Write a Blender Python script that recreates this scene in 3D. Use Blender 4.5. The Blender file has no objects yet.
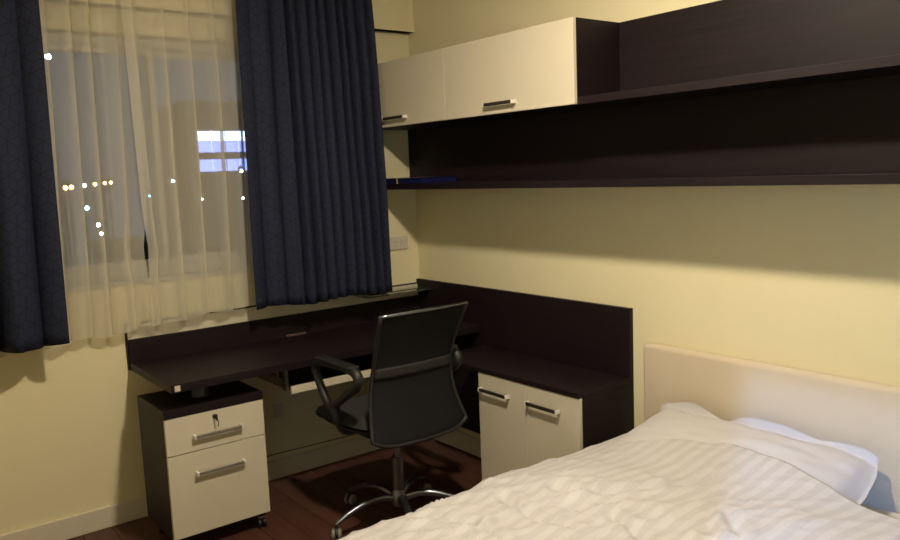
import bpy, bmesh, math, random
from mathutils import Vector, Matrix, noise
random.seed(4)
S = bpy.context.scene
COL = S.collection
R = math.radians
# ---------------------------------------------------------------- camera, world, exposure
cd = bpy.data.cameras.new('camera'); cam = bpy.data.objects.new('camera', cd); COL.objects.link(cam)
YAW, PIT, ROL = R(37.654), R(-7.11), R(-2.276)
fw = Vector((math.sin(YAW)*math.cos(PIT), math.cos(YAW)*math.cos(PIT), math.sin(PIT)))
rt = Vector((math.cos(YAW), -math.sin(YAW), 0)); up = rt.cross(fw)
rt2 = rt*math.cos(ROL)+up*math.sin(ROL); up2 = up*math.cos(ROL)-rt*math.sin(ROL)
M = Matrix((rt2, up2, -fw)).transposed().to_4x4(); M.translation = Vector((-2.675, -3.766, 1.570))
cam.matrix_world = M
cd.sensor_width = 36; cd.lens = 36*791.3/900; cd.clip_start = .05; cd.clip_end = 500
S.camera = cam
S.view_settings.view_transform = 'Standard'; S.view_settings.look = 'None'
S.view_settings.gamma = 1; S.view_settings.use_curve_mapping = False
S.view_settings.exposure = 0.67
W = bpy.data.worlds.new('night'); S.world = W; W.use_nodes = True
bg = W.node_tree.nodes['Background']; bg.inputs[0].default_value = (.030, .042, .072, 1); bg.inputs[1].default_value = 1.0
LAMP = 540.0          # strength of the ceiling bulb
LAMPCOL = (1.0, .85, .65)
HALL = 8000.0  # strength of the added hall lamp
HALLCOL = (.26, .46, 1.0)

# ---------------------------------------------------------------- materials
def lin(r, g, b): return tuple(((c/255+.055)/1.055)**2.4 if c > 10 else c/255/12.92 for c in (r, g, b))
def newmat(name):
    m = bpy.data.materials.new(name); m.use_nodes = True
    return m, m.node_tree, m.node_tree.nodes['Principled BSDF']
def nd(t, typ, **k):
    n = t.nodes.new(typ)
    for a, b in k.items(): setattr(n, a, b)
    return n
def plain(name, col, rough=.5, metal=0, var=.06, scale=8, bump=0, bscale=200, spec=.5, coat=0):
    m, t, p = newmat(name)
    tc = nd(t, 'ShaderNodeTexCoord'); nz = nd(t, 'ShaderNodeTexNoise'); nz.inputs['Scale'].default_value = scale
    nz.inputs['Detail'].default_value = 4
    t.links.new(tc.outputs['Object'], nz.inputs['Vector'])
    mx = nd(t, 'ShaderNodeMix', data_type='RGBA')
    mx.inputs[6].default_value = (*[c*(1-var) for c in col], 1); mx.inputs[7].default_value = (*[min(1, c*(1+var)) for c in col], 1)
    t.links.new(nz.outputs['Fac'], mx.inputs[0]); t.links.new(mx.outputs[2], p.inputs['Base Color'])
    p.inputs['Roughness'].default_value = rough; p.inputs['Metallic'].default_value = metal
    p.inputs['Specular IOR Level'].default_value = spec; p.inputs['Coat Weight'].default_value = coat
    if bump:
        n2 = nd(t, 'ShaderNodeTexNoise'); n2.inputs['Scale'].default_value = bscale
        t.links.new(tc.outputs['Object'], n2.inputs['Vector'])
        b = nd(t, 'ShaderNodeBump'); b.inputs['Strength'].default_value = bump; b.inputs['Distance'].default_value = .001
        t.links.new(n2.outputs['Fac'], b.inputs['Height']); t.links.new(b.outputs[0], p.inputs['Normal'])
    return m
def wood(name, c1, c2, axis, rough=.45, sc=30):
    m, t, p = newmat(name)
    tc = nd(t, 'ShaderNodeTexCoord'); mp = nd(t, 'ShaderNodeMapping')
    s = [sc*1.0]*3; s[axis] = sc*.05
    mp.inputs['Scale'].default_value = s
    t.links.new(tc.outputs['Object'], mp.inputs[0])
    nz = nd(t, 'ShaderNodeTexNoise'); nz.inputs['Scale'].default_value = 1.6; nz.inputs['Detail'].default_value = 6; nz.inputs['Distortion'].default_value = .6
    oi = nd(t, 'ShaderNodeObjectInfo'); ad = nd(t, 'ShaderNodeVectorMath', operation='ADD')
    ml = nd(t, 'ShaderNodeVectorMath', operation='SCALE'); ml.inputs['Scale'].default_value = 37
    cb = nd(t, 'ShaderNodeCombineXYZ')
    for i in range(3): t.links.new(oi.outputs['Random'], cb.inputs[i])
    t.links.new(cb.outputs[0], ml.inputs[0]); t.links.new(mp.outputs[0], ad.inputs[0]); t.links.new(ml.outputs[0], ad.inputs[1])
    t.links.new(ad.outputs[0], nz.inputs['Vector'])
    rp = nd(t, 'ShaderNodeValToRGB'); rp.color_ramp.elements[0].position = .3; rp.color_ramp.elements[1].position = .75
    rp.color_ramp.elements[0].color = (*c1, 1); rp.color_ramp.elements[1].color = (*c2, 1)
    t.links.new(nz.outputs['Fac'], rp.inputs[0]); t.links.new(rp.outputs[0], p.inputs['Base Color'])
    p.inputs['Roughness'].default_value = rough; p.inputs['Specular IOR Level'].default_value = .25
    b = nd(t, 'ShaderNodeBump'); b.inputs['Strength'].default_value = .15; b.inputs['Distance'].default_value = .0006
    t.links.new(nz.outputs['Fac'], b.inputs['Height']); t.links.new(b.outputs[0], p.inputs['Normal'])
    return m
def glow(name, col, st):
    m, t, p = newmat(name)
    p.inputs['Base Color'].default_value = (*col, 1); p.inputs['Emission Color'].default_value = (*col, 1); p.inputs['Emission Strength'].default_value = st
    return m
MAT = {}
MAT['wall'] = plain('wall paint', (.77, .70, .45), .85, var=.03, scale=3, bump=.25, bscale=120)
MAT['ceil'] = plain('ceiling paint', (.82, .79, .70), .9)
MAT['base'] = plain('baseboard paint', (.66, .60, .47), .5)
MAT['cream'] = plain('cream laminate', (.62, .57, .44), .42, var=.03)
MAT['dark'] = wood('dark wenge laminate', (.0074, .0044, .0062), (.0150, .0084, .0102), 0, .52)
MAT['darky'] = wood('dark wenge laminate lengthwise', (.0074, .0044, .0062), (.0150, .0084, .0102), 1, .52)
MAT['floor'] = wood('red brown floor board', (.055, .022, .017), (.105, .044, .031), 1, .38, 14)
MAT['gap'] = plain('dark floor joint', (.012, .006, .004), .9)
MAT['post'] = plain('bright satin handle end', (.80, .78, .72), .35, .3)
MAT['steel'] = plain('brushed steel', (.55, .53, .49), .3, 1, var=.05)
MAT['darksteel'] = plain('dark handle bar', (.10, .09, .08), .35, .8)
MAT['grip'] = plain('satin grey handle bar', (.30, .28, .25), .4, .6)
MAT['band'] = plain('dark grey lumbar band', (.017, .016, .0155), .8, bump=.5, bscale=500)
MAT['chrome'] = plain('chrome', (.24, .26, .30), .33, 1, var=.02)
MAT['black'] = plain('black plastic', (.010, .010, .011), .5, var=.1)
MAT['blackmat'] = plain('black seat cloth', (.014, .014, .015), .9, var=.2, bump=.5, bscale=500)
MAT['rubber'] = plain('grey caster tyre', (.20, .19, .18), .5)
MAT['headboard'] = plain('cream headboard cloth', (.60, .51, .37), .8, var=.05, scale=5, bump=.5, bscale=350)
MAT['mattress'] = plain('mattress ticking', (.6, .58, .54), .9)
MAT['plastic'] = plain('white plastic', (.62, .58, .47), .4)
MAT['slot'] = plain('socket slot', (.36, .32, .23), .6)
MAT['pvc'] = plain('window frame', (.40, .40, .38), .4)
MAT['blue'] = plain('blue plastic cover', (.008, .010, .075), .35)
MAT['yellow'] = plain('yellow band', (.45, .33, .06), .5)
MAT['pink'] = plain('dull pinkish', (.13, .075, .07), .4)
MAT['tin'] = plain('grey metal tin', (.045, .045, .055), .5, .1)
MAT['concrete'] = plain('night concrete', (.05, .05, .055), .9)
MAT['cable'] = plain('brownish cable', (.13, .10, .07), .5)
MAT['sticker'] = plain('pale sticker', (.55, .50, .42), .6)
MAT['bulb'] = glow('lit ceiling bulb', LAMPCOL, LAMP)
MAT['tube'] = glow('lit added hall globe', HALLCOL, HALL)
MAT['orange'] = glow('orange street lamp', (1, .42, .10), 30)
MAT['white'] = glow('white street lamp', (.85, .9, 1), 30)
MAT['cyan'] = glow('cyan street lamp', (.35, .8, 1), 22)
MAT['bluewin'] = glow('lit blue window', (.30, .38, 1), 1.6)
MAT['brightwin'] = glow('bright blue white window', (.55, .68, 1), 3.6)

def glassmat(name, tint, refl):
    m, t, p = newmat(name); t.nodes.remove(p); out = [n for n in t.nodes if n.type == 'OUTPUT_MATERIAL'][0]
    tr = nd(t, 'ShaderNodeBsdfTransparent'); tr.inputs[0].default_value = (*tint, 1)
    gl = nd(t, 'ShaderNodeBsdfGlossy'); gl.inputs['Roughness'].default_value = .03; gl.inputs[0].default_value = (.9, .95, .93, 1)
    fr = nd(t, 'ShaderNodeFresnel'); fr.inputs[0].default_value = 1.5
    mt = nd(t, 'ShaderNodeMath', operation='MULTIPLY'); mt.inputs[1].default_value = refl
    mx = nd(t, 'ShaderNodeMixShader'); t.links.new(fr.outputs[0], mt.inputs[0]); t.links.new(mt.outputs[0], mx.inputs[0])
    t.links.new(tr.outputs[0], mx.inputs[1]); t.links.new(gl.outputs[0], mx.inputs[2]); t.links.new(mx.outputs[0], out.inputs[0])
    return m
MAT['glass'] = glassmat('window glass', (.93, .96, .95), .12)
MAT['glassshelf'] = glassmat('clear glass shelf', (.78, .86, .82), 1.6)

def sheermat():
    m, t, p = newmat('sheer cream voile'); t.nodes.remove(p); out = [n for n in t.nodes if n.type == 'OUTPUT_MATERIAL'][0]
    df = nd(t, 'ShaderNodeBsdfDiffuse'); tl = nd(t, 'ShaderNodeBsdfTranslucent'); tr = nd(t, 'ShaderNodeBsdfTransparent')
    col = (.84, .80, .66, 1)
    tc = nd(t, 'ShaderNodeTexCoord'); nz = nd(t, 'ShaderNodeTexNoise'); nz.inputs['Scale'].default_value = 600
    t.links.new(tc.outputs['Object'], nz.inputs['Vector'])
    df.inputs[0].default_value = col; tl.inputs[0].default_value = col; tr.inputs[0].default_value = (1, 1, 1, 1)
    a = nd(t, 'ShaderNodeMixShader'); a.inputs[0].default_value = .35
    t.links.new(df.outputs[0], a.inputs[1]); t.links.new(tl.outputs[0], a.inputs[2])
    lw = nd(t, 'ShaderNodeLayerWeight'); lw.inputs[0].default_value = .45
    mr = nd(t, 'ShaderNodeMapRange'); mr.inputs[1].default_value = 0; mr.inputs[2].default_value = .7; mr.inputs[3].default_value = .47; mr.inputs[4].default_value = .85
    t.links.new(lw.outputs['Facing'], mr.inputs[0])
    ml = nd(t, 'ShaderNodeMath', operation='MULTIPLY_ADD'); ml.inputs[1].default_value = .2; ml.inputs[2].default_value = -.1
    t.links.new(nz.outputs['Fac'], ml.inputs[0])
    ad = nd(t, 'ShaderNodeMath', operation='ADD', use_clamp=True); t.links.new(mr.outputs[0], ad.inputs[0]); t.links.new(ml.outputs[0], ad.inputs[1])
    b = nd(t, 'ShaderNodeMixShader'); t.links.new(ad.outputs[0], b.inputs[0]); t.links.new(tr.outputs[0], b.inputs[1]); t.links.new(a.outputs[0], b.inputs[2])
    t.links.new(b.outputs[0], out.inputs[0]); return m
MAT['sheer'] = sheermat()

def vm(t, op, a, b=None):
    n = nd(t, 'ShaderNodeVectorMath', operation=op)
    for i, v in enumerate((a, b)):
        if v is None: continue
        if isinstance(v, tuple): n.inputs[i].default_value = v
        else: t.links.new(v, n.inputs[i])
    return n.outputs['Value'] if op in ('DOT_PRODUCT', 'LENGTH') else n.outputs[0]
def mm(t, op, a, b=None):
    n = nd(t, 'ShaderNodeMath', operation=op)
    for i, v in enumerate((a, b)):
        if v is None: continue
        if isinstance(v, (int, float)): n.inputs[i].default_value = v
        else: t.links.new(v, n.inputs[i])
    return n.outputs[0]
def navymat():
    # navy cloth woven with the outlines of tumbling blocks (hexagons with a Y inside)
    m, t, p = newmat('navy curtain cloth with cube outlines')
    uv = nd(t, 'ShaderNodeUVMap'); P_ = vm(t, 'SCALE', uv.outputs[0]); P_.node.inputs['Scale'].default_value = 13.0
    r = (1, 1.7320508, 1); h = (.5, .8660254, 0)
    def fmod(v):
        return vm(t, 'SUBTRACT', vm(t, 'FRACTION', vm(t, 'DIVIDE', v, r)), (.5, .5, 0))
    a = vm(t, 'MULTIPLY', fmod(P_), r); b = vm(t, 'MULTIPLY', fmod(vm(t, 'SUBTRACT', P_, h)), r)
    flat = (1, 1, 0)
    a = vm(t, 'MULTIPLY', a, flat); b = vm(t, 'MULTIPLY', b, flat)
    sel = mm(t, 'LESS_THAN', vm(t, 'DOT_PRODUCT', a, a), vm(t, 'DOT_PRODUCT', b, b))
    mx = nd(t, 'ShaderNodeMix', data_type='VECTOR'); t.links.new(sel, mx.inputs[0]); t.links.new(b, mx.inputs[4]); t.links.new(a, mx.inputs[5])
    g = mx.outputs[1]; ga = vm(t, 'ABSOLUTE', g)
    edge = mm(t, 'SUBTRACT', .5, mm(t, 'MAXIMUM', vm(t, 'DOT_PRODUCT', ga, (.5, .8660254, 0)), vm(t, 'DOT_PRODUCT', ga, (1, 0, 0))))
    sx = nd(t, 'ShaderNodeSeparateXYZ'); t.links.new(g, sx.inputs[0])
    # spokes to (0,-1), (+-.866,.5)
    up_ = mm(t, 'GREATER_THAN', sx.outputs[1], 0)
    d1 = mm(t, 'ABSOLUTE', vm(t, 'DOT_PRODUCT', ga, (.5, -.8660254, 0)))
    d2 = mm(t, 'ABSOLUTE', sx.outputs[0])
    spoke = mm(t, 'ADD', mm(t, 'MULTIPLY', d1, up_), mm(t, 'MULTIPLY', d2, mm(t, 'SUBTRACT', 1, up_)))
    d = mm(t, 'MINIMUM', edge, spoke)
    mr = nd(t, 'ShaderNodeMapRange', interpolation_type='SMOOTHSTEP'); t.links.new(d, mr.inputs[0]); mr.inputs[1].default_value = .01; mr.inputs[2].default_value = .05
    cm = nd(t, 'ShaderNodeMix', data_type='RGBA'); t.links.new(mr.outputs[0], cm.inputs[0])
    cm.inputs[6].default_value = (.0120, .0130, .0210, 1); cm.inputs[7].default_value = (.018, .023, .050, 1)
    t.links.new(cm.outputs[2], p.inputs['Base Color']); p.inputs['Roughness'].default_value = .75
    p.inputs['Specular IOR Level'].default_value = .2
    return m
MAT['navy'] = navymat()

def sheetmat(name, period, axis):
    # white sateen: matt and shiny woven stripes
    m, t, p = newmat(name)
    uv = nd(t, 'ShaderNodeUVMap'); sx = nd(t, 'ShaderNodeSeparateXYZ'); t.links.new(uv.outputs[0], sx.inputs[0])
    s = mm(t, 'PINGPONG', mm(t, 'MULTIPLY', sx.outputs[axis], 1/period), .5)
    mr = nd(t, 'ShaderNodeMapRange', interpolation_type='SMOOTHSTEP'); t.links.new(s, mr.inputs[0]); mr.inputs[1].default_value = .22; mr.inputs[2].default_value = .28
    c = nd(t, 'ShaderNodeMix', data_type='RGBA'); t.links.new(mr.outputs[0], c.inputs[0])
    c.inputs[6].default_value = (.485, .47, .475, 1); c.inputs[7].default_value = (.54, .525, .53, 1)
    t.links.new(c.outputs[2], p.inputs['Base Color'])
    ro = nd(t, 'ShaderNodeMapRange'); t.links.new(mr.outputs[0], ro.inputs[0]); ro.inputs[3].default_value = .75; ro.inputs[4].default_value = .55
    t.links.new(ro.outputs[0], p.inputs['Roughness'])
    p.inputs['Sheen Weight'].default_value = .15
    tc = nd(t, 'ShaderNodeTexCoord'); nz = nd(t, 'ShaderNodeTexNoise'); nz.inputs['Scale'].default_value = 22; nz.inputs['Detail'].default_value = 5
    t.links.new(tc.outputs['Object'], nz.inputs['Vector'])
    b = nd(t, 'ShaderNodeBump'); b.inputs['Strength'].default_value = .45; b.inputs['Distance'].default_value = .006
    t.links.new(nz.outputs['Fac'], b.inputs['Height']); t.links.new(b.outputs[0], p.inputs['Normal'])
    return m
MAT['duvet'] = sheetmat('white striped duvet sateen', .052, 1)
MAT['pillow'] = plain('white pillow cotton', (.54, .525, .53), .7, var=.02, bump=.4, bscale=25)

def meshmat():
    m, t, p = newmat('black chair mesh')
    uv = nd(t, 'ShaderNodeTexCoord'); ck = nd(t, 'ShaderNodeTexChecker'); ck.inputs['Scale'].default_value = 320
    t.links.new(uv.outputs['Object'], ck.inputs[0])
    p.inputs['Base Color'].default_value = (.010, .010, .011, 1); p.inputs['Roughness'].default_value = .8; p.inputs['Specular IOR Level'].default_value = .2
    a = mm(t, 'MULTIPLY_ADD', ck.outputs['Fac'], .16); a.node.inputs[2].default_value = .82
    t.links.new(a, p.inputs['Alpha']); return m
MAT['mesh'] = meshmat()

# ---------------------------------------------------------------- helpers
def link(name, me, mat, parent=None, loc=None, smooth=False):
    o = bpy.data.objects.new(name, me); COL.objects.link(o)
    if mat is not None and not me.materials: me.materials.append(MAT[mat] if isinstance(mat, str) else mat)
    if smooth:
        for f in me.polygons: f.use_smooth = True
    if parent is not None: o.parent = parent
    if loc is not None: o.location = loc
    return o
def obj(name, bm, mat, parent=None, smooth=False, auto=False):
    bmesh.ops.recalc_face_normals(bm, faces=bm.faces)
    me = bpy.data.meshes.new(name); bm.to_mesh(me); bm.free()
    o = link(name, me, mat, parent)
    for f in me.polygons: f.use_smooth = smooth or auto
    if auto:
        md = o.modifiers.new('edges', 'EDGE_SPLIT'); md.split_angle = R(35)
    if parent is not None: o.location = -WL[parent] if parent in WL else (0, 0, 0)
    return o
WL = {}
def abspos(o):
    return WL[o]
def thing(name, label, cat, loc=(0, 0, 0), group=None):
    o = bpy.data.objects.new(name, None); COL.objects.link(o); o.location = loc; o.empty_display_size = .1
    o['label'] = label; o['category'] = cat
    if group: o['group'] = group
    WL[o] = Vector(loc); return o
def tag(o, label, cat, group=None):
    o['label'] = label; o['category'] = cat
    if group: o['group'] = group
    return o
def struct(name, bm, mat, parent=None, **k):
    o = obj(name, bm, mat, parent, **k)
    if parent is None: o['kind'] = 'structure'
    return o
def B(): return bmesh.new()
def box(bm, x0, x1, y0, y1, z0, z1, bev=0, seg=2):
    c = bmesh.ops.create_cube(bm, size=1)['verts']
    for v in c: v.co = Vector((x0+(v.co.x+.5)*(x1-x0), y0+(v.co.y+.5)*(y1-y0), z0+(v.co.z+.5)*(z1-z0)))
    if bev:
        es = list({e for v in c for e in v.link_edges})
        bmesh.ops.bevel(bm, geom=es, offset=bev, segments=seg, affect='EDGES', profile=.5)
    return bm
def bx(*a, **k): return box(B(), *a, **k)
def tube(bm, pts, r, n=10, closed=False, cap=True):
    pts = [Vector(p) for p in pts]; N = len(pts); rs = r if isinstance(r, (list, tuple)) else [r]*N
    rings = []; ref = None
    for i, p in enumerate(pts):
        if closed: d = pts[(i+1) % N]-pts[i-1]
        else: d = pts[min(i+1, N-1)]-pts[max(i-1, 0)]
        d.normalize()
        if ref is None:
            ref = d.orthogonal().normalized()
        ref = (ref-d*ref.dot(d)).normalized(); s = d.cross(ref)
        rings.append([bm.verts.new(p+(ref*math.cos(2*math.pi*k/n)+s*math.sin(2*math.pi*k/n))*rs[i]) for k in range(n)])
    for i in range(N if closed else N-1):
        a, b = rings[i], rings[(i+1) % N]
        for k in range(n): bm.faces.new((a[k], a[(k+1) % n], b[(k+1) % n], b[k]))
    if cap and not closed: bm.faces.new(rings[0][::-1]); bm.faces.new(rings[-1])
    return bm
def lathe(bm, prof, c=(0, 0, 0), n=24):
    rings = []
    for r, z in prof:
        rings.append([bm.verts.new((c[0]+r*math.cos(2*math.pi*k/n), c[1]+r*math.sin(2*math.pi*k/n), c[2]+z)) for k in range(n)] if r > 1e-6 else [bm.verts.new((c[0], c[1], c[2]+z))])
    for a, b in zip(rings, rings[1:]):
        for k in range(n):
            k2 = (k+1) % n
            if len(a) == 1 and len(b) == 1: continue
            if len(a) == 1: bm.faces.new((a[0], b[k], b[k2]))
            elif len(b) == 1: bm.faces.new((a[k], a[k2], b[0]))
            else: bm.faces.new((a[k], a[k2], b[k2], b[k]))
    return bm
def crom(pts, n=6, closed=False):
    pts = [Vector(p) for p in pts]; out = []; N = len(pts)
    for i in range(N if closed else N-1):
        g = (lambda j: pts[j % N]) if closed else (lambda j: pts[max(0, min(N-1, j))])
        a, b, c, d = g(i-1), g(i), g(i+1), g(i+2)
        for k in range(n):
            t = k/n
            out.append(.5*((2*b)+(c-a)*t+(2*a-5*b+4*c-d)*t*t+(3*b-a-3*c+d)*t**3))
    if not closed: out.append(pts[-1])
    return out

# ---------------------------------------------------------------- room shell
X0, Y0, ZC = -3.10, -4.75, 2.76
WX0, WX1, WZ0, WZ1 = -2.45, -.62, 1.13, 2.24      # window opening
bm = B()
box(bm, X0, WX0, 0, .16, 0, ZC); box(bm, WX1, 0, 0, .16, 0, ZC); box(bm, WX0, WX1, 0, .16, 0, WZ0); box(bm, WX0, WX1, 0, .16, WZ1, ZC)
bmesh.ops.remove_doubles(bm, verts=bm.verts, dist=1e-5)
struct('wall_back', bm, 'wall')
struct('wall_right', bx(0, .16, Y0, .16, 0, ZC), 'wall')
struct('wall_front', bx(X0, 0, Y0-.16, Y0, 0, ZC), 'wall')
DY0, DY1, DZ = -4.62, -3.83, 1.90                  # unseen doorway to the hall, added and sized to bound the cool light
bm = B()
box(bm, X0-.12, X0, DY1, .16, 0, ZC); box(bm, X0-.12, X0, -6.0, DY0, 0, ZC); box(bm, X0-.12, X0, DY0, DY1, DZ, ZC)
struct('wall_left', bm, 'wall')
struct('ceiling', bx(-6.1, .16, -6.1, .16, ZC, ZC+.1), 'ceil')
fl = struct('floor', bx(-6.1, .16, -6.1, .16, -.05, -.012), 'gap')
# boards
pw, pl = .128, 1.21
meshes = {}
i = 0; x = X0+.004
while x < -.001:
    w = min(pw, -.001-x); y = Y0+.002-(i*.43 % pl)
    while y < -.001:
        a, b = max(y, Y0+.002), min(y+pl-.0025, -.001)
        if b-a > .03:
            key = (round(w, 4), round(b-a, 4))
            if key not in meshes:
                q = bx(0, w-.0022, 0, b-a, -.012, 0, bev=.0008, seg=1)
                me = bpy.data.meshes.new('board'); bmesh.ops.recalc_face_normals(q, faces=q.faces); q.to_mesh(me); q.free(); meshes[key] = me
            link('board', meshes[key], 'floor', fl, (x, a, 0))
        y += pl
    x += pw; i += 1
# unseen hall added beyond the doorway so its light does not leak
struct('wall_hall', box(box(bx(-6.1, -6.0, -6.1, -3.2, 0, ZC), -6.0, X0-.12, -3.3, -3.2, 0, ZC), -6.0, X0-.12, -6.1, -6.0, 0, ZC), 'wall')
# frame of the added doorway
bm = B(); box(bm, X0-.13, X0+.012, DY1, DY1+.06, 0, DZ+.06); box(bm, X0-.13, X0+.012, DY0-.06, DY0, 0, DZ+.06); box(bm, X0-.13, X0+.012, DY0, DY1, DZ, DZ+.06)
struct('door_1', bm, 'base')
# baseboards
struct('baseboard_back', bx(X0, 0, -.015, 0, 0, .1, bev=.003), 'base')
struct('baseboard_right', bx(-.015, 0, Y0, -.015, 0, .1, bev=.003), 'base')
struct('baseboard_left', bx(X0, X0+.015, DY1+.06, -.015, 0, .1, bev=.003), 'base')
struct('baseboard_front', bx(X0+.015, -.015, Y0, Y0+.015, 0, .1, bev=.003), 'base')
# plaster beam over the window with its drip edge
bm = bx(X0, 0, -.055, 0, 2.351, ZC); box(bm, X0, 0, -.059, 0, 2.351, 2.366)
struct('trim_1', bm, 'wall')

# ---------------------------------------------------------------- window
win = bpy.data.objects.new('window_1', None); COL.objects.link(win); win['kind'] = 'structure'; win.location = (-1.535, .08, WZ0)
WL[win] = Vector(win.location)
bm = B()
box(bm, WX0, WX1, .05, .11, WZ0, WZ0+.05); box(bm, WX0, WX1, .05, .11, WZ1-.05, WZ1); box(bm, WX0, WX0+.05, .05, .11, WZ0+.05, WZ1-.05); box(bm, WX1-.05, WX1, .05, .11, WZ0+.05, WZ1-.05)
obj('window_frame', bm, 'pvc', win)
for a, b, yy in ((WX0+.05, -1.42, .06), (-1.46, WX1-.05, .085)):
    bm = B(); t_ = .032
    box(bm, a, b, yy, yy+.022, WZ0+.05, WZ0+.05+t_); box(bm, a, b, yy, yy+.022, WZ1-.05-t_, WZ1-.05)
    box(bm, a, a+t_, yy, yy+.022, WZ0+.05+t_, WZ1-.05-t_); box(bm, b-t_, b, yy, yy+.022, WZ0+.05+t_, WZ1-.05-t_)
    s = obj('sash', bm, 'pvc', win)
    g = obj('pane', bx(a+t_, b-t_, yy+.008, yy+.013, WZ0+.05+t_, WZ1-.05-t_), 'glass'); g.parent = s
obj('window_sill', bx(WX0, WX1, -.012, .05, WZ0-.02, WZ0, bev=.004), 'pvc', win)

# ---------------------------------------------------------------- curtains
rail = thing('curtain_rail', 'white curtain rail on the ceiling above the window', 'rail', (-1.5, -.1, 2.72))
obj('track', bx(X0+.2, -.3, -.19, -.17, 2.69, ZC-.001), 'plastic', rail)
obj('track', bx(X0+.2, -.3, -.108, -.088, 2.69, ZC-.001), 'plastic', rail)
def curtain(name, mat, top, bot, ztop, zbot, y0, amp, per, seed, gather=.35, thick=.0012, wts=None, bow=None, dens=9):
    """top, bot: x spans at the heading and the hem; folds of period per (m) and depth amp"""
    rnd = random.Random(seed)
    n = max(2, round((bot[1]-bot[0])/per)); NU = n*dens*2; NV = 34
    # irregular fold boundaries
    if wts: n = len(wts); NU = n*dens*2
    w = wts or [1+rnd.uniform(-.38, .38) for _ in range(n)]; sw = sum(w); cum = [0]
    for k in w: cum.append(cum[-1]+k/sw)
    am = [rnd.uniform(.6, 1.25) for _ in range(n+1)]; ph = [rnd.uniform(-.5, .5) for _ in range(n+1)]
    bm = B(); uvl = bm.loops.layers.uv.new('UVMap'); G = []
    for j in range(NV+1):
        v = j/NV; row = []; s = 0; prev = None
        for i in range(NU+1):
            u = i/NU
            k = 0
            while k < n-1 and cum[k+1] < u: k += 1
            f = (u-cum[k])/(cum[k+1]-cum[k])
            A = amp*am[k]*(1+.25*math.sin(3*v+ph[k]*5))
            if wts: A *= min(1, 1/w[k])**1.3
            th = 2*math.pi*f
            xa = top[0]+(top[1]-top[0])*u; xb = bot[0]+(bot[1]-bot[0])*u
            sm = v**.75
            x = xa+(xb-xa)*sm
            pw_ = (top[1]-top[0])/n*(1-sm)+(bot[1]-bot[0])/n*sm
            x += gather*pw_*w[k]*math.sin(th)*(.75+.25*v) + ph[k]*.02*math.sin(2.2*v+ph[k]*6)*math.sin(math.pi*f)
            if bow: x += bow[1]*math.exp(-((ztop+(zbot(u)-ztop)*v-1.27)/.13)**2)*math.exp(-((u-bow[0])*(bot[1]-bot[0])/.10)**2)
            y = (y0[0]+(y0[1]-y0[0])*v)-A*math.cos(th)*(.75+.35*v)+.012*math.sin(5*u+3*v+seed)+noise.noise(Vector((u*7+seed, v*2.5, seed)))*.012
            zb = zbot(u)
            z = ztop+(zb-ztop)*v
            p = Vector((x, y, z)); 
            if prev is not None: s += (Vector((p.x, p.y))-Vector((prev.x, prev.y))).length
            prev = p; row.append((bm.verts.new(p), s, z))
        G.append(row)
    for j in range(NV):
        for i in range(NU):
            q = (G[j][i], G[j+1][i], G[j+1][i+1], G[j][i+1])
            f = bm.faces.new([a[0] for a in q]); f.smooth = True
            for l, a in zip(f.loops, q): l[uvl].uv = (a[1], a[2])
    me = bpy.data.meshes.new(name); bm.to_mesh(me); bm.free()
    o = link(name, me, mat)
    if thick:
        md = o.modifiers.new('cloth', 'SOLIDIFY'); md.thickness = thick; md.offset = 0
    return o
c = curtain('sheer_curtain', 'sheer', (-2.42, -1.52), (-2.42, -1.565), 2.69, lambda u: .878+.040*u**2+.008*math.sin(22*u), (-.088, -.048), .024, .112, 3, gather=.30, thick=0, bow=(1, -.026))
tag(c, 'pale see-through sheer curtain panel beside the left navy curtain', 'curtain', 'sheer curtain panels')
c = curtain('sheer_curtain', 'sheer', (-1.60, -.42), (-1.578, -.45), 2.69, lambda u: .918+.028*min(1, u*2.2)+.006*math.sin(31*u), (-.106, -.058), .024, .112, 8, gather=.30, thick=0, bow=(0, .012))
tag(c, 'pale see-through sheer curtain panel hanging down over the desk', 'curtain', 'sheer curtain panels')
c = curtain('navy_curtain', 'navy', (-2.86, -1.935), (-2.90, -1.955), 2.69, lambda u: .925-.012*math.sin(9*u), (-.18, -.185), .032, .16, 5, gather=.12, thick=.003)
tag(c, 'dark navy curtain with cube pattern hanging left of the sheers', 'curtain', 'navy curtains')
c = curtain('navy_curtain', 'navy', (-1.112, -.385), (-1.105, -.325), 2.69, lambda u: .938+.008*math.sin(12*u), (-.18, -.18), .034, .088, 11, gather=.16, wts=[1.9, 1.5, .9, 1.1, .8, .7, .9, .7, .8, 1.0, .9], thick=.003)
tag(c, 'dark navy curtain with cube pattern hanging over the desk beside the shelf', 'curtain', 'navy curtains')

# ---------------------------------------------------------------- desk
LD, DD, ZD = 1.67, .575, .75
desk = thing('corner_desk', 'dark wood wall desk with raised back panels, running under the window into the corner', 'desk', (-.85, -.29, .0))
obj('desk_top', bx(-LD, -.024, -DD, -.034, ZD-.035, ZD, bev=.0015), 'dark', desk)
obj('back_panel', bx(-LD, -.024, -.034, -.016, ZD-.035, .859, bev=.001), 'dark', desk)
o = obj('backing_board', bx(-LD-.0, -.024, -.014, -.0005, ZD-.035, .926), 'cream', desk); o['label'] = 'cream backing board'
o = obj('edge_strip', box(bx(-LD-.004, -.0245, -.0165, -.0005, .9265, .932), -LD-.007, -LD-.0005, -.0165, -.0005, ZD-.035, .9262), 'dark', desk)
obj('side_panel', bx(-.0225, -.001, -1.581, -.0, .14, .953, bev=.0015), 'darky', desk)
o = obj('glass_shelf', bx(-.455, -.0235, -.15, -.017, .905, .913, bev=.001), 'glassshelf', desk); o['label'] = 'clear glass strip'
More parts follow.
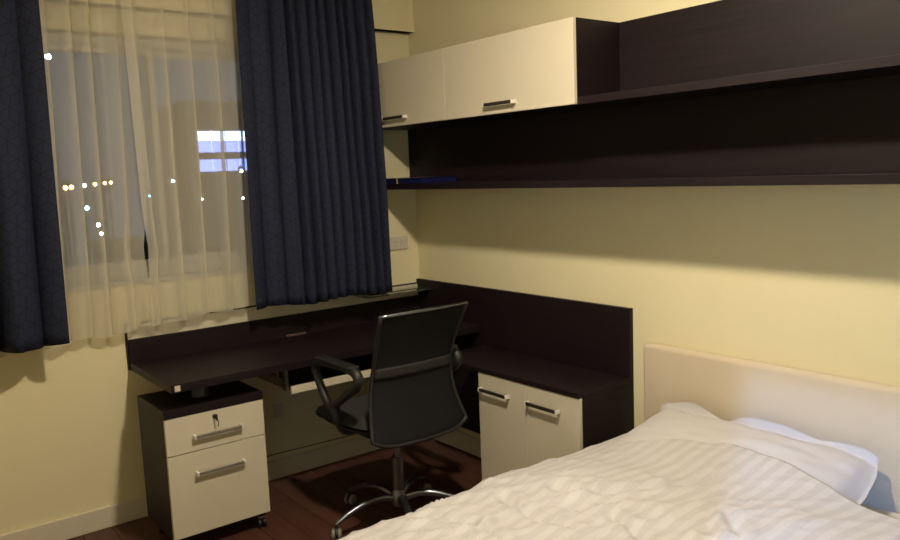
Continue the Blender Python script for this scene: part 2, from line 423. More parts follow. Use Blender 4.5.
o = obj('sticker', bx(-1.655, -1.632, -DD-.0012, -DD+.0002, ZD-.030, ZD-.006), 'sticker', desk); o['label'] = 'small pale square sticker'
# brackets under the top
for xx in (-1.45, -.35):
    bm = bx(xx-.012, xx+.012, -.45, -.02, ZD-.06, ZD-.0355); box(bm, xx-.012, xx+.012, -.02, -.001, ZD-.25, ZD-.0355); obj('bracket', bm, 'black', desk)
tray = obj('keyboard_tray', bx(-1.098, -.30, -.488, -.15, .592, .606), 'dark', desk)
o = obj('tray_front', bx(-1.104, -.31, -.505, -.4885, .583, .618, bev=.001), 'cream'); o.parent = tray; o['label'] = 'cream front strip'
for xx in (-1.118, -.290):
    bm = bx(xx-.006, xx+.006, -.45, -.14, .606, .645); box(bm, xx-.005, xx+.005, -.40, -.37, .63, ZD-.0355); box(bm, xx-.008, xx+.008, -.49, -.46, .60, ZD-.0355); box(bm, xx-.005, xx+.005, -.22, -.19, .63, ZD-.0355)
    obj('runner', bm, 'steel', desk)
s = obj('pinkish_strip', bx(-.89, -.78, -.050, -.036, ZD, ZD+.010, bev=.003), 'pink'); tag(s, 'small dull pinkish strip at the back of the desk top', 'strip')  # narrow pinkish bar along the foot of the back panel
t = thing('metal_tin', 'short round grey metal tin on the drawer pedestal under the desk', 'tin', (-1.49, -.40, .635))
obj('body', lathe(B(), [(0, .0005), (.034, .0005), (.036, .003), (.036, .055), (.034, .058), (0, .058)], (-1.49, -.40, .635)), 'tin', t, auto=True)
obj('lid', lathe(B(), [(0, .0585), (.037, .0585), (.037, .068), (.035, .070), (0, .072)], (-1.49, -.40, .635)), 'tin', t, auto=True)

# ---------------------------------------------------------------- handles
def bar_handle(p, axis, length, out, bar='darksteel', seg=10):
    """bow handle centred at p on a face; axis 'x' or 'y'; out = unit normal"""
    bm = B(); A = Vector((1, 0, 0)) if axis == 'x' else Vector((0, 1, 0)); p = Vector(p); out = Vector(out)
    h = .026; hw = .0075
    def b3(a0, a1, o0, o1, z0, z1, bev=.0015):
        q0 = p+A*a0+out*o0; q1 = p+A*a1+out*o1
        box(bm, min(q0.x, q1.x), max(q0.x, q1.x), min(q0.y, q1.y), max(q0.y, q1.y), p.z+z0, p.z+z1, bev=bev, seg=1)
    b3(-length/2, length/2, h-.009, h, -hw, hw)
    return bm, b3
def handle(parent, p, axis, length, out, mat='darksteel'):
    bm, _ = bar_handle(p, axis, length, out)
    hd = obj('handle', bm, mat); hd.parent = parent
    A = Vector((1, 0, 0)) if axis == 'x' else Vector((0, 1, 0)); P = Vector(p); O = Vector(out)
    for s in (-1, 1):
        bm2 = B()
        q0 = P+A*(s*(length/2-.001)-.004)+O*.0; q1 = P+A*(s*(length/2-.001)+.006)+O*.027
        box(bm2, min(q0.x, q1.x), max(q0.x, q1.x), min(q0.y, q1.y), max(q0.y, q1.y), p[2]-.0088, p[2]+.0088, bev=.0015, seg=1)
        hd2 = obj('handle_post', bm2, 'post'); hd2.parent = parent; hd2['label'] = 'bright handle end'
    return hd

# ---------------------------------------------------------------- drawer pedestal
px0, px1, pyf, pyb = -1.698, -1.260, -.536, -.185
ped = thing('drawer_pedestal', 'cream and dark wood two-drawer pedestal on casters under the desk end', 'drawer unit', (-1.48, -.36, 0))
obj('side_panel', bx(px0, px0+.018, pyf+.019, pyb, .075, .600, bev=.001), 'dark', ped)
obj('side_panel', bx(px1-.018, px1, pyf+.019, pyb, .075, .600, bev=.001), 'dark', ped)
obj('rear_panel', bx(px0+.0185, px1-.0185, pyb-.012, pyb, .075, .600), 'dark', ped)
obj('bottom_panel', bx(px0+.0185, px1-.0185, pyf+.019, pyb-.0125, .062, .080), 'dark', ped)
obj('top_panel', bx(px0, px1, pyf-.002, pyb, .6005, .635, bev=.001), 'dark', ped)
d1 = obj('drawer', bx(px0+.002, px1-.002, pyf, pyf+.018, .441, .598, bev=.0012), 'cream', ped)
d2 = obj('drawer', bx(px0+.002, px1-.002, pyf, pyf+.018, .078, .437, bev=.0012), 'cream', ped)
for d in (d1, d2): pass
hx = -1.478
def under(o, parent):
    return o
def rehandle(parent, p, axis, L, out):
    handle(parent, p, axis, L, out, 'grip')
rehandle(d1, (hx, pyf, .505), 'x', .21, (0, -1, 0)); rehandle(d2, (hx, pyf, .345), 'x', .21, (0, -1, 0))
k = obj('lock', tube(B(), [(-1.485, pyf, .572), (-1.485, pyf-.006, .572)], .0095, 14), 'darksteel'); k.parent = d1
k2 = obj('key', tube(box(box(B(), -1.487, -1.483, pyf-.020, pyf-.006, .568, .576), -1.488, -1.482, pyf-.032, pyf-.018, .558, .586, bev=.002, seg=1), [(-1.481, pyf-.026, .560), (-1.479, pyf-.027, .545), (-1.480, pyf-.024, .530)], .002, 6), 'black'); k2.parent = d1
for (cx_, cy_) in ((px0+.05, pyf+.06), (px1-.035, pyf+.035), (px0+.05, pyb-.05), (px1-.05, pyb-.05)):
    bm = B()
    for s in (-1, 1): 
        q = lathe(B(), [(0, -.008), (.018, -.008), (.0215, -.006), (.0215, .006), (.018, .008), (0, .008)], n=16)
        for v in q.verts: v.co = Vector((v.co.z+s*.012+cx_, v.co.x+cy_, v.co.y+.0216))
        me_ = bpy.data.meshes.new('tmp'); q.to_mesh(me_); q.free(); bm.from_mesh(me_); bpy.data.meshes.remove(me_)
    ca = obj('caster', box(bm, cx_-.0035, cx_+.0035, cy_-.016, cy_+.016, .03, .050), 'black', ped, auto=True)
    f = obj('caster_fork', box(bx(cx_-.014, cx_+.014, cy_-.016, cy_+.016, .046, .052, bev=.002), cx_-.02, cx_+.02, cy_-.02, cy_+.02, .0525, .0615), 'steel'); f.parent = ca

# fix: children that were placed in world coordinates under a part
# (parts are offset by -parent location; their own children inherit that, so no further offset is needed)

# ---------------------------------------------------------------- base cabinet beside the bed
cx0, cyL, cyR = -.347, -.935, -1.581
cab = thing('base_cabinet', 'low dark wood cabinet with two cream doors between desk and bed', 'cabinet', (-.18, -1.26, 0))
ZT = .645
obj('top_panel', bx(cx0-.004, -.0245, cyR, -.60, ZT-.022, ZT, bev=.001), 'darky', cab)
obj('side_panel', bx(cx0+.019, -.018, cyR, cyR+.018, .0, ZT-.0225, bev=.001), 'dark', cab)
obj('side_panel', bx(cx0+.019, -.018, cyL-.018, cyL, .0, ZT-.0225, bev=.001), 'dark', cab)
obj('rear_panel', bx(-.034, -.024, cyR+.0185, cyL-.0185, .06, ZT-.0225), 'dark', cab)
obj('plinth', bx(cx0+.04, cx0+.058, cyR+.0185, cyL-.0185, .0, .0595), 'dark', cab)
obj('bottom_panel', bx(cx0+.019, -.0345, cyR+.0185, cyL-.0185, .06, .078), 'dark', cab)
ym = -1.258
for a, b, hy in ((cyL, ym+.0006, -1.058), (ym-.0006, cyR, -1.375)):
    d = obj('door', bx(cx0, cx0+.018, b, a, .062, ZT-.024, bev=.0015), 'cream', cab)
    handle(d, (cx0, hy, .545), 'y', .19, (-1, 0, 0))

# ---------------------------------------------------------------- wall shelf unit
DS = .294; YE = -3.9
sh = thing('wall_shelf', 'long dark wood wall shelf with a cream-fronted cupboard at the window end', 'shelf', (-.15, -2.0, 1.484))
obj('back_panel', bx(-.035, -.0005, YE, -.0005, 1.5145, 1.8125), 'darky', sh)
obj('back_panel', bx(-.035, -.0005, YE, -.0005, 1.8435, 2.151), 'darky', sh)
obj('lower_board', bx(-DS, -.0005, YE, -.0005, 1.484, 1.514, bev=.001), 'darky', sh)
obj('middle_board', bx(-DS+.0, -.0005, YE, -.0005, 1.813, 1.843, bev=.001), 'darky', sh)
obj('end_panel', bx(-DS, -.0355, YE, YE+.022, 1.8435, 2.151), 'darky', sh)
obj('cupboard_side', bx(-DS+.001, -.0355, -1.554, -1.532, 1.8435, 2.151, bev=.001), 'darky', sh)
obj('cupboard_side', bx(-DS+.001, -.0355, -.019, -.001, 1.8435, 2.151, bev=.001), 'darky', sh)
obj('cupboard_top', bx(-DS+.001, -.0355, -1.5315, -.0195, 2.131, 2.151, bev=.001), 'darky', sh)
for a, b, hy in ((-.003, -.716, -.298), (-.719, -1.554, -1.118)):
    d = obj('cupboard_door', bx(-DS-.018, -DS-.0005, b, a, 1.815, 2.151, bev=.0015), 'cream', sh)
    handle(d, (-DS-.018, hy, 1.857), 'y', .19, (-1, 0, 0))
fo = thing('blue_folder', 'flat blue folder with a yellow band on the lower wall shelf by the window', 'folder', (-.17, -.25, 1.5145))
obj('cover', box(bx(-.285, -.05, -.46, -.04, 1.5145, 1.5175, bev=.001), -.285, -.05, -.46, -.04, 1.541, 1.544, bev=.001), 'blue', fo)
obj('pages', bx(-.280, -.055, -.455, -.045, 1.518, 1.5405), 'blue', fo)
obj('band', box(bx(-.287, -.048, -.245, -.233, 1.5442, 1.545), -.2875, -.2855, -.245, -.233, 1.5146, 1.545), 'yellow', fo)

# ---------------------------------------------------------------- sockets and cable
so = thing('wall_socket', 'cream double wall socket on the window wall, right of the navy curtain', 'socket', (-.135, 0, 1.17))
obj('plate', bx(-.197, -.073, -.009, -.0003, 1.135, 1.212, bev=.003), 'plastic', so)
for cx_ in (-.165, -.105):
    f = obj('socket_face', bx(cx_-.023, cx_+.023, -.0115, -.0092, 1.150, 1.197, bev=.002), 'plastic', so)
    bm = B()
    for s in (-1, 1): box(bm, cx_+s*.010-.002, cx_+s*.010+.002, -.0122, -.0117, 1.172, 1.186)
    box(bm, cx_-.003, cx_+.003, -.0122, -.0117, 1.156, 1.162); g = obj('slot', bm, 'slot'); g.parent = f
so2 = thing('wall_plate', 'small pale blank plate on the wall under the desk, right of the pedestal', 'socket', (-.945, 0, .36))
obj('plate', bx(-.972, -.918, -.008, -.0003, .325, .395, bev=.003), 'plastic', so2)
obj('cover', bx(-.962, -.928, -.0105, -.0082, .335, .385, bev=.001), 'plastic', so2)
cb = obj('cable', tube(B(), crom([(-1.20, -.006, .118), (-1.0, -.006, .132), (-.8, -.006, .128), (-.55, -.006, .125), (-.25, -.006, .128), (-.06, -.006, .13)], 6), .003, 6), 'cable', smooth=True)
tag(cb, 'thin dark cable running along the wall above the baseboard under the desk', 'cable')

# ---------------------------------------------------------------- office chair
HX, HY = -.785, -.87
ch = thing('office_chair', 'black mesh-back swivel office chair with chrome base in front of the desk', 'chair', (HX, HY, 0))
# five star base
base = obj('hub', lathe(B(), [(0, .075), (.036, .075), (.042, .085), (.042, .115), (.034, .135), (.030, .15), (0, .15)], (HX, HY, 0)), 'chrome', ch, auto=True)
for k in range(5):
    a = R(176-72*k); dx, dy = math.cos(a), math.sin(a)
    pts = [(HX+dx*r_, HY+dy*r_, z_) for r_, z_ in ((.025, .108), (.09, .128), (.16, .126), (.24, .105), (.30, .078), (.318, .068))]
    bm = tube(B(), crom(pts, 4), [.019-.009*q/20 for q in range(21)], 10)
    leg = obj('leg', bm, 'chrome', ch, smooth=True)
    wx, wy = HX+dx*.318, HY+dy*.318; ca_ = a+1.1+k*.7; ux, uy = math.cos(ca_), math.sin(ca_)
    bm = B()
    for s in (-1, 1):
        q = lathe(B(), [(0, -.009), (.019, -.009), (.025, -.006), (.025, .006), (.019, .009), (0, .009)], n=18)
        for v in q.verts:
            l = v.co.copy(); v.co = Vector((wx-uy*(l.z+s*.013)+ux*l.x, wy+ux*(l.z+s*.013)+uy*l.x, l.y+.0252))
        me_ = bpy.data.meshes.new('tmp'); q.to_mesh(me_); q.free(); bm.from_mesh(me_); bpy.data.meshes.remove(me_)
    tube(bm, [(wx+uy*.012, wy-ux*.012, .0252), (wx-uy*.012, wy+ux*.012, .0252)], .006, 8)
    w_ = obj('caster', bm, 'rubber', ch, auto=True)
    bm = tube(B(), [(wx, wy, .028), (wx, wy, .066)], .0055, 8)
    arc = [(wx+ux*.028*math.cos(th), wy+uy*.028*math.cos(th), .0262+.028*math.sin(th)) for th in [R(10+16*i_) for i_ in range(11)]]
    tube(bm, arc, .007, 8); o = obj('caster_hood', bm, 'black'); o.parent = w_
obj('gas_lift', lathe(B(), [(0, .15), (.026, .15), (.026, .30), (.022, .303), (.022, .306), (.014, .306), (.014, .43), (0, .43)], (HX, HY, 0)), 'chrome', ch, auto=True)
bm = bx(HX-.09, HX+.09, HY-.12, HY+.11, .425, .452, bev=.008); tube(bm, [(HX+.08, HY+.02, .435), (HX+.20, HY+.02, .43), (HX+.24, HY+.02, .425)], .006, 8)
obj('tilt_mechanism', bm, 'black', ch, auto=True)
# seat cushion: rounded slab, waterfall front
bm = B(); NX, NY = 20, 20; top = []; sx_, sy0, sy1 = .245, -.50, -1.0
for side in (1, -1):
    g = []
    for j in range(NY+1):
        row = []
        for i_ in range(NX+1):
            u = i_/NX*2-1; v = j/NY*2-1
            # superellipse mapping
            uu = u*math.sqrt(1-.28*v*v); vv = v*math.sqrt(1-.28*u*u)
            e = max(abs(u), abs(v)); hgt = math.sqrt(max(0, 1-e**5))*.036
            yc = (sy0+sy1)/2; y = yc+vv*(sy0-yc)*1.06; x = HX+uu*sx_*1.06
            z = .492+side*hgt+(.008*abs(u)**2 if side > 0 else 0)-.035*max(0, vv-.55)**1.2*2
            row.append(bm.verts.new((x, y, z)))
        g.append(row)
    for j in range(NY):
        for i_ in range(NX): bm.faces.new((g[j][i_], g[j][i_+1], g[j+1][i_+1], g[j+1][i_]))
bmesh.ops.remove_doubles(bm, verts=bm.verts, dist=2e-4)
obj('seat', bm, 'blackmat', ch, smooth=True)
obj('seat_pan', bx(HX-.20, HX+.20, -.96, -.56, .4525, .462, bev=.004), 'black', ch)
# backrest: waisted, curved sheet with frame
def backpt(u, w):
    # u -1..1, w 0 bottom .. 1 top
    z = .435+.562*w
    half = .232+.0*w
    half = .202+.060*abs(w-.60)**1.3*(1.0 if w > .6 else 1.5)
    z += .022*abs(u)**5*(1-w)**6*1.6
    y = -1.075+.05*math.sin(w*math.pi*1.25-.3)*1.0-.055*w**2+.028*u*u
    return Vector((HX+.008+u*half, y, z+.006*(1-u*u)*w))
NW, NU_ = 26, 14
bm = B(); g = [[bm.verts.new(backpt(-1+2*i_/NU_, j/NW)) for i_ in range(NU_+1)] for j in range(NW+1)]
for j in range(NW):
    for i_ in range(NU_): bm.faces.new((g[j][i_], g[j][i_+1], g[j+1][i_+1], g[j+1][i_]))
br = obj('backrest', bm, 'mesh', ch, smooth=True)
md = br.modifiers.new('thickness', 'SOLIDIFY'); md.thickness = .004; md.offset = 0
pts = [backpt(-1, 1-j/NW) for j in range(NW+1)]+[backpt(-1+2*i_/NU_, 0) for i_ in range(1, NU_)]+[backpt(1, j/NW) for j in range(NW+1)]
obj('back_frame', tube(B(), pts, .009, 8), 'black', ch, smooth=True)
o = obj('top_bar', tube(B(), [backpt(-1.03+2.06*i_/NU_, 1)+Vector((0, 0, .004)) for i_ in range(NU_+1)], .0075, 8), 'chrome', ch, smooth=True); o['label'] = 'shiny chrome top bar'
bm = B(); g = [[bm.verts.new(backpt(-.97+1.94*i_/NU_, .50+.085*j/4)+Vector((0, -.007-.002*math.sin(math.pi*j/4), 0))) for i_ in range(NU_+1)] for j in range(5)]
for j in range(4):
    for i_ in range(NU_): bm.faces.new((g[j][i_], g[j][i_+1], g[j+1][i_+1], g[j+1][i_]))
o = obj('lumbar_support', bm, 'band', ch, smooth=True); md = o.modifiers.new('thickness', 'SOLIDIFY'); md.thickness = .003; md.offset = 0
obj('back_bracket', tube(B(), crom([(HX, HY-.06, .436), (HX, HY-.15, .434), (HX, -1.020, .46), (HX, -1.018, .54)], 5), .014, 8), 'black', ch, smooth=True)
# arms: closed loops
for s in (-1, 1):
    xa = HX+s*.262
    lp = [(xa, -.645, .700), (xa, -.650, .735), (xa, -.70, .757), (xa, -.80, .762), (xa, -.90, .765), (xa, -.975, .762), (xa, -1.010, .735), (xa, -.985, .695), (xa, -.91, .652), (xa, -.83, .600), (xa, -.765, .570), (xa, -.72, .595), (xa, -.675, .655)]
    q = crom(lp, 4, closed=True)
    rr = []
    for p_ in q: rr.append(.017 if p_.z > .74 and p_.y > -.9 else (.022 if p_.y < -.88 else .019))
    arm = obj('arm', tube(B(), q, rr, 10, closed=True), 'black', ch, smooth=True)
    o = obj('arm_bracket', tube(B(), crom([(xa, -.79, .575), (xa-s*.01, -.80, .52), (xa-s*.04, -.80, .462), (xa-s*.10, -.80, .457)], 5), [.022]*16, 10), 'black'); o.parent = arm
    for f_ in o.data.polygons: f_.use_smooth = True
    pad = bx(xa-.026, xa+.026, -.985, -.68, .768, .785, bev=.008, seg=3); o = obj('arm_pad', pad, 'black'); o.parent = arm

# ---------------------------------------------------------------- bed
BY0, BY1, BX1 = -1.71, -3.28, -2.05     # long sides and foot
bed = thing('bed', 'cream upholstered bed with a plain padded headboard against the yellow wall', 'bed', (-1.0, -2.32, 0))
bm = B()
HBZ, HBL, HBR = .822, -1.664, -3.34
box(bm, -.050, -.003, HBR, HBL, .05, HBZ, bev=.021, seg=5)
obj('headboard', bm, 'headboard', bed, auto=True)
# stitched side seam of the headboard cover
o = obj('side_seam', tube(B(), [(-.0275, HBL+.0005, .08), (-.0275, HBL+.0005, HBZ-.022)], .0028, 8), 'headboard', bed, smooth=True)
obj('bed_base', bx(BX1, -.056, BY1, BY0, .08, .27, bev=.012), 'headboard', bed)
for xx in (BX1+.08, -.20):
    for yy in (BY0-.08, BY1+.08): obj('leg', lathe(B(), [(0, 0), (.022, 0), (.028, .0795), (0, .0795)], (xx, yy, 0), 16), 'dark', bed, auto=True)
mt = obj('mattress', bx(BX1+.01, -.060, BY1+.01, BY0-.01, .271, .425, bev=.035, seg=4), 'mattress', auto=True)
tag(mt, 'white mattress on the bed base beneath the striped duvet', 'mattress')

# pillow: oxford case with a flat flange all round
def pillow():
    bm = B(); uvl = bm.loops.layers.uv.new('UVMap'); N1, N2 = 44, 72; LX, LY = .215, .405; FL = .045
    G2 = []
    for side in (1, -1):
        g = []
        for i_ in range(N1+1):
            row = []
            for j in range(N2+1):
                u = i_/N1*2-1; v = j/N2*2-1
                x = u*(LX+FL); y = v*(LY+FL)
                ix = min(1, abs(x)/LX); iy = min(1, abs(y)/LY)
                puff = max(0, (1-ix**2.6))**.55*max(0, (1-iy**3.2))**.5
                z = (.056 if side > 0 else -.085)*puff+side*.0015
                # pinch at corners
                x *= 1-.05*iy**4; y *= 1-.04*ix**4
                fx = max(0, abs(u)*(LX+FL)-LX)/FL; fy = max(0, abs(v)*(LY+FL)-LY)/FL
                z += .010*math.sin(9*v+2)*fx + .007*math.sin(13*v)*fx
                # right end flange folds up then droops, left end lifts, headboard side turned up
                z += -fy*(.030+.018*math.sin(3.2*u+1)); y -= fy*.010*(1 if y > 0 else -1)
                if x > 0: z += fx*(.028+.012*math.cos(6*v+1)); x -= fx*.028
                z += noise.noise(Vector((x*9, y*9, 3)))*.009+noise.noise(Vector((x*24+5, y*15, 1)))*.004
                row.append((bm.verts.new((x, y, z)), y, x))
            g.append(row)
        G2.append(g)
        for i_ in range(N1):
            for j in range(N2):
                q = (g[i_][j], g[i_+1][j], g[i_+1][j+1], g[i_][j+1])
                if side < 0: q = q[::-1]
                f = bm.faces.new([a[0] for a in q]); f.smooth = True
                for l, a in zip(f.loops, q): l[uvl].uv = (a[1], a[2])
    a, b = G2
    def stitch(s1, s2):
        for k_ in range(len(s1)-1): bm.faces.new((s1[k_][0], s2[k_][0], s2[k_+1][0], s1[k_+1][0]))
    stitch(a[0], b[0]); stitch(b[-1], a[-1]); stitch([r_[-1] for r_ in a], [r_[-1] for r_ in b]); stitch([r_[0] for r_ in b], [r_[0] for r_ in a])
    me = bpy.data.meshes.new('pillow'); bm.to_mesh(me); bm.free()
    return link('pillow', me, 'pillow')
pi_ = pillow(); pi_.location = (-.315, -2.235, .540); pi_.rotation_euler = (R(0), R(-12), R(1))
tag(pi_, 'white cotton pillow with flat flanged edges against the headboard', 'pillow')

# duvet
def seg_d(px_, py_, pl_):
    best = 9
    for (ax, ay), (bx_, by_) in zip(pl_, pl_[1:]):
        vx, vy = bx_-ax, by_-ay; tt = max(0, min(1, ((px_-ax)*vx+(py_-ay)*vy)/(vx*vx+vy*vy)))
        dd = math.hypot(px_-ax-vx*tt, py_-ay-vy*tt); best = min(best, dd)
    return best
creases = [([(-.97, -2.05), (-.91, -2.19), (-.80, -2.26), (-.65, -2.33), (-.54, -2.34)], .014, .016),
           ([(-1.0, -2.31), (-1.03, -2.42), (-1.09, -2.53), (-1.2, -2.62)], .012, .010),
           ([(-1.10, -1.95), (-1.15, -2.13), (-1.14, -2.30)], .010, .012),
           ([(-1.35, -1.85), (-1.28, -2.0), (-1.32, -2.2)], .010, .014),
           ([(-.80, -2.55), (-1.0, -2.75), (-1.1, -2.9)], .010, .014),
           ([(-.62, -2.45), (-.80, -2.50), (-.95, -2.60)], .008, .012)]
def duvet_z(x, y):
    # main body over the mattress, rising over the pillow
    z = .475
    v = (y-BY0)/(BY1-BY0)                     # 0 left side .. 1 right side
    vc = min(1, max(0, v)); e = max(0, math.sin(math.pi*(vc if vc < .5 else .5+max(0, vc-.8)*2.5)))**.55
    z += .088*e*(1-.36*max(0, -(x+.9)))
    z += .024*math.exp(-((x+.82)/.20)**2)*e
    # pillow hump
    hp = math.exp(-((x+.34)/.20)**2)
    z += .040*hp*max(0, min(1, (1-abs((y+2.28)/.47)**4)))
    z += .035*min(1, max(0, (v-.45)*3))*math.exp(-((x+.62)/.32)**2)*e
    # puff and wrinkles
    z += .016*noise.noise(Vector((x*2.6+1, y*2.6, 1.3)))*e*1.3
    wr = 1-abs(noise.noise(Vector((x*4.2+3, y*7.5+x*3, 4.1))))*2
    z += .017*(max(0, wr)**3)*min(1, max(.25, (-x-.45)*2.2))
    wr2 = 1-abs(noise.noise(Vector((x*11+y*6, y*9-x*4, 9.7))))*2
    z += .008*(max(0, wr2)**2)*min(1, max(.1, (-x-.6)*2.2))
    for pl_, dep, wd in creases:
        d = seg_d(x, y, pl_)
        if d < .12: z += -dep*math.exp(-(d/wd)**2)+dep*.55*math.exp(-((d-.035)/.022)**2)
    return z
def duvet():
    NX_, NY_ = 190, 170; bm = B(); uvl = bm.loops.layers.uv.new('UVMap'); g = []
    drop = .26
    for i_ in range(NX_+1):
        a = i_/NX_; row = []
        for j in range(NY_+1):
            b = j/NY_
            # head edge wanders diagonally over the pillow
            s = -drop+(b)*(BY0-BY1+2*drop)      # distance across, from the left hem
            if s < 0: y = BY0+.012; over = -s
            elif s > BY0-BY1: y = BY1-.012; over = s-(BY0-BY1)
            else: y = BY0-s; over = 0
            vv = min(1, max(0, (BY0-y)/(BY0-BY1)))
            hx0 = -.25-.34*max(0, -y-2.07)**1.15
            hx0 += .012*math.sin(9*vv+1)
            L = hx0-(BX1-.015); tl = a*(L+.26)
            if tl > L: x = BX1-.015; ov2 = tl-L
            else: x = hx0-tl; ov2 = 0
            z = duvet_z(min(x, -.1), y)
            # rounded shoulders
            R_ = .075
            dl = min(BY0-y, y-BY1) if over == 0 else 0
            if dl < R_ and over == 0: z -= (1-math.sqrt(max(0, 1-((R_-dl)/R_)**2)))*R_*.9
            if over: 
                z = z-R_*.9-over; y += (-1 if y < -2.3 else 1)*(.014*math.sin(x*17+2)+.010*math.sin(x*41))*min(1, over/.08)
            dl = x-(BX1-.015)
            if dl < R_ and ov2 == 0: z -= (1-math.sqrt(max(0, 1-((R_-dl)/R_)**2)))*R_*.9
            if ov2: z -= R_*.9+ov2; x -= .012*math.sin(y*19)*min(1, ov2/.08)
            z = max(z, .05)
            row.append((bm.verts.new((x, y, z)), x, s))
        g.append(row)
    for i_ in range(NX_):
        for j in range(NY_):
            q = (g[i_][j], g[i_+1][j], g[i_+1][j+1], g[i_][j+1]); f = bm.faces.new([a[0] for a in q]); f.smooth = True
            for l, a in zip(f.loops, q): l[uvl].uv = (a[1], a[2])
    me = bpy.data.meshes.new('duvet'); bm.to_mesh(me); bm.free(); o = link('duvet', me, 'duvet')
    md = o.modifiers.new('filling', 'SOLIDIFY'); md.thickness = .012; md.offset = 1 if me.polygons[0].normal.z < 0 else -1
    return o
dv = duvet(); tag(dv, 'white satin-striped rumpled duvet spread over the bed', 'duvet')

# ---------------------------------------------------------------- ceiling lamp
LX_, LY_ = -1.35, -2.15
lp = thing('ceiling_lamp', 'round flush ceiling lamp with a warm frosted diffuser in the middle of the room', 'lamp', (LX_, LY_, ZC))
obj('housing', lathe(B(), [(0, 0), (.115, 0), (.118, -.01), (.118, -.085), (.10, -.095), (.095, -.080), (0, -.080)], (LX_, LY_, ZC)), 'plastic', lp, auto=True)
obj('diffuser', lathe(B(), [(0, -.081), (.080, -.081), (.080, -.088), (.070, -.103), (.045, -.113), (0, -.117)], (LX_, LY_, ZC), 20), 'bulb', lp, smooth=True)
# lamp added in the unseen hall as source of the bed's cool light
hl = thing('added_hall_lamp', 'cool round lamp added under the ceiling of the unseen hall', 'lamp', (-5.0, -4.90, ZC))
obj('stem', lathe(B(), [(0, 0), (.04, 0), (.04, -.012), (.01, -.015), (.01, -.20), (0, -.20)], (-5.0, -4.90, ZC), 12), 'plastic', hl, auto=True)
obj('globe', lathe(B(), [(0, -.202)]+[(.04*math.sin(R(q)), -.242+.04*math.cos(R(q))) for q in range(20, 180, 20)]+[(0, -.282)], (-5.0, -4.90, ZC), 16), 'tube', hl, smooth=True)

# ---------------------------------------------------------------- the night street far below and beyond the window
GZ = -14.0
g = struct('ground', bx(-60, 120, 12, 140, GZ-.2, GZ), 'concrete')
def street_lamp(x, y, z, mat, label, group=None, r=.13):
    t_ = thing('street_lamp', label, 'street lamp', (x, y, GZ), group)
    obj('pole', tube(B(), [(x, y+.4, GZ), (x, y+.4, z+.25), (x, y+.15, z+.30)], .07, 8), 'concrete', t_)
    obj('lamp_head', bx(x-.10, x+.10, y-.10, y+.2, z+.16, z+.26), 'concrete', t_)
    obj('bulb', lathe(B(), [(0, r)]+[(r*math.sin(R(q)), r*math.cos(R(q))) for q in range(30, 180, 30)]+[(0, -r)], (x, y, z), 10), mat, t_, smooth=True)
CX_, CY_, CZ_ = -2.675, -3.766, 1.57
row = ((6.72, 1.50, 34), (7.00, 1.52, 37), (7.62, 1.58, 40), (8.14, 1.62, 43), (8.63, 1.66, 46), (8.93, 1.68, 49))
for i_, (x, z, Y) in enumerate(row):                # a row of lamps along a street running away to the right
    k_ = (Y-CY_)/(40-CY_); x = CX_+(x-CX_)*k_; z = CZ_+(z-CZ_)*k_
    street_lamp(x, Y, z, 'orange' if i_ != 2 else 'white', ['orange lamp at the left end of the row seen through the sheer curtain', 'second orange lamp from the left in the row beyond the window', 'whitish lamp in the middle of the orange lamp row', 'fourth lamp from the left in the orange row beyond the window', 'fifth lamp from the left in the orange row beyond the window', 'orange lamp at the right end of the row beyond the window'][i_], 'row of orange street lamps', r=.10)
street_lamp(6.20, 38.5, 7.75, 'white', 'bright white glow added for the ceiling lamp reflected high at the left window edge', r=.14)  # stands in for the ceiling lamp's reflection in the window pane
street_lamp(6.70, 36, .53, 'cyan', 'cyan lamp below the orange lamp row', r=.10)
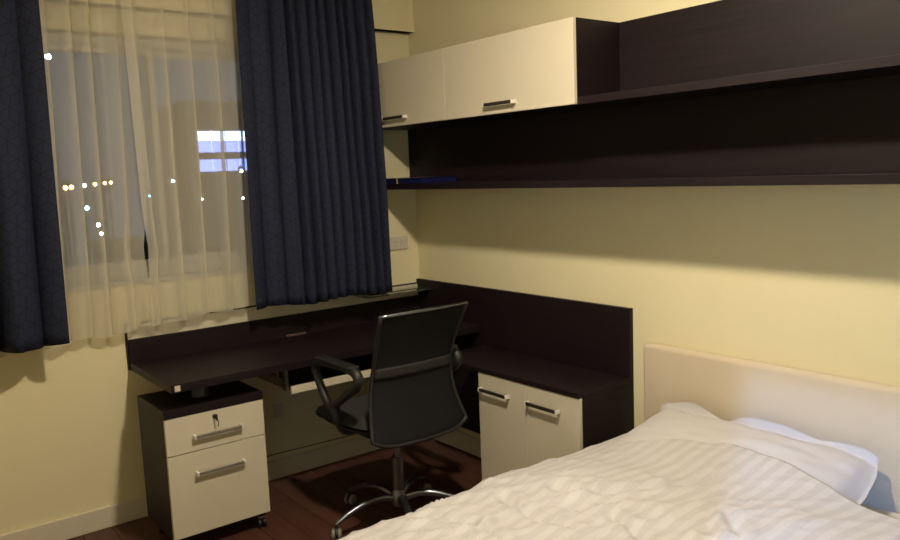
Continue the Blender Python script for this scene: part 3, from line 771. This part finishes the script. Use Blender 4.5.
street_lamp(8.75, 42.5, -.60, 'white', 'bright white lamp lowest beyond the window', r=.11)
street_lamp(7.75, 38, -.83, 'white', 'dim white lamp just beneath the lowest bright one', r=.09)
street_lamp(11.57, 40, 1.55, 'cyan', 'left of two cyan lamps in the middle of the window', r=.10)
street_lamp(12.18, 40.0, 1.64, 'cyan', 'right of two cyan lamps in the middle of the window', r=.10)
street_lamp(10.87, 40, .88, 'cyan', 'faint cyan lamp below the middle pair', r=.08)
street_lamp(13.72, 40, .57, 'white', 'faint white lamp below the blue-lit building', r=.06)
street_lamp(16.15, 40, .50, 'cyan', 'small cyan lamp beside the right navy curtain', r=.08)
bd = thing('building', 'dark distant building with blue-lit windows seen beside the right navy curtain', 'building', (17.6, 46, GZ))
obj('wall', bx(15.2, 24.0, 45.3, 52, GZ, 6.2), 'concrete', bd)
obj('roof', bx(15.0, 24.2, 45.1, 52.2, 6.2, 6.5), 'concrete', bd)
xs = (16.15, 17.0, 18.0, 18.75, 19.75, 20.75)
for i_, x in enumerate(xs):
    for z0, z1, mt_ in ((4.05, 4.66, 'brightwin'), (3.35, 4.0, 'bluewin'), (2.15, 2.9, 'bluewin')):
        w = obj('window', bx(x-.47, x+.44, 45.22, 45.3, z0, z1), mt_, bd)
street_lamp(17.9, 44, 2.10, 'white', 'white lamp in front of the blue-lit building', r=.11)
# a low dark skyline
for i_, (x0_, x1_, y_, h_) in enumerate(((-2, 5.5, 95, 9), (8, 19, 100, 11), (22, 30, 90, 8.5), (34, 45, 98, 10.5))):
    b_ = thing('apartment_block', ['dark low apartment block far left beyond the window', 'wide dark apartment block in the middle distance beyond the window', 'dark apartment block right of the widest one beyond the window', 'dark apartment block at the far right beyond the window'][i_], 'building', ((x0_+x1_)/2, y_+5, GZ), 'dark apartment blocks beyond the window')
    obj('wall', bx(x0_, x1_, y_, y_+10, GZ, GZ+h_), 'concrete', b_); obj('roof', bx(x0_-.3, x1_+.3, y_-.3, y_+10.3, GZ+h_, GZ+h_+.4), 'concrete', b_)
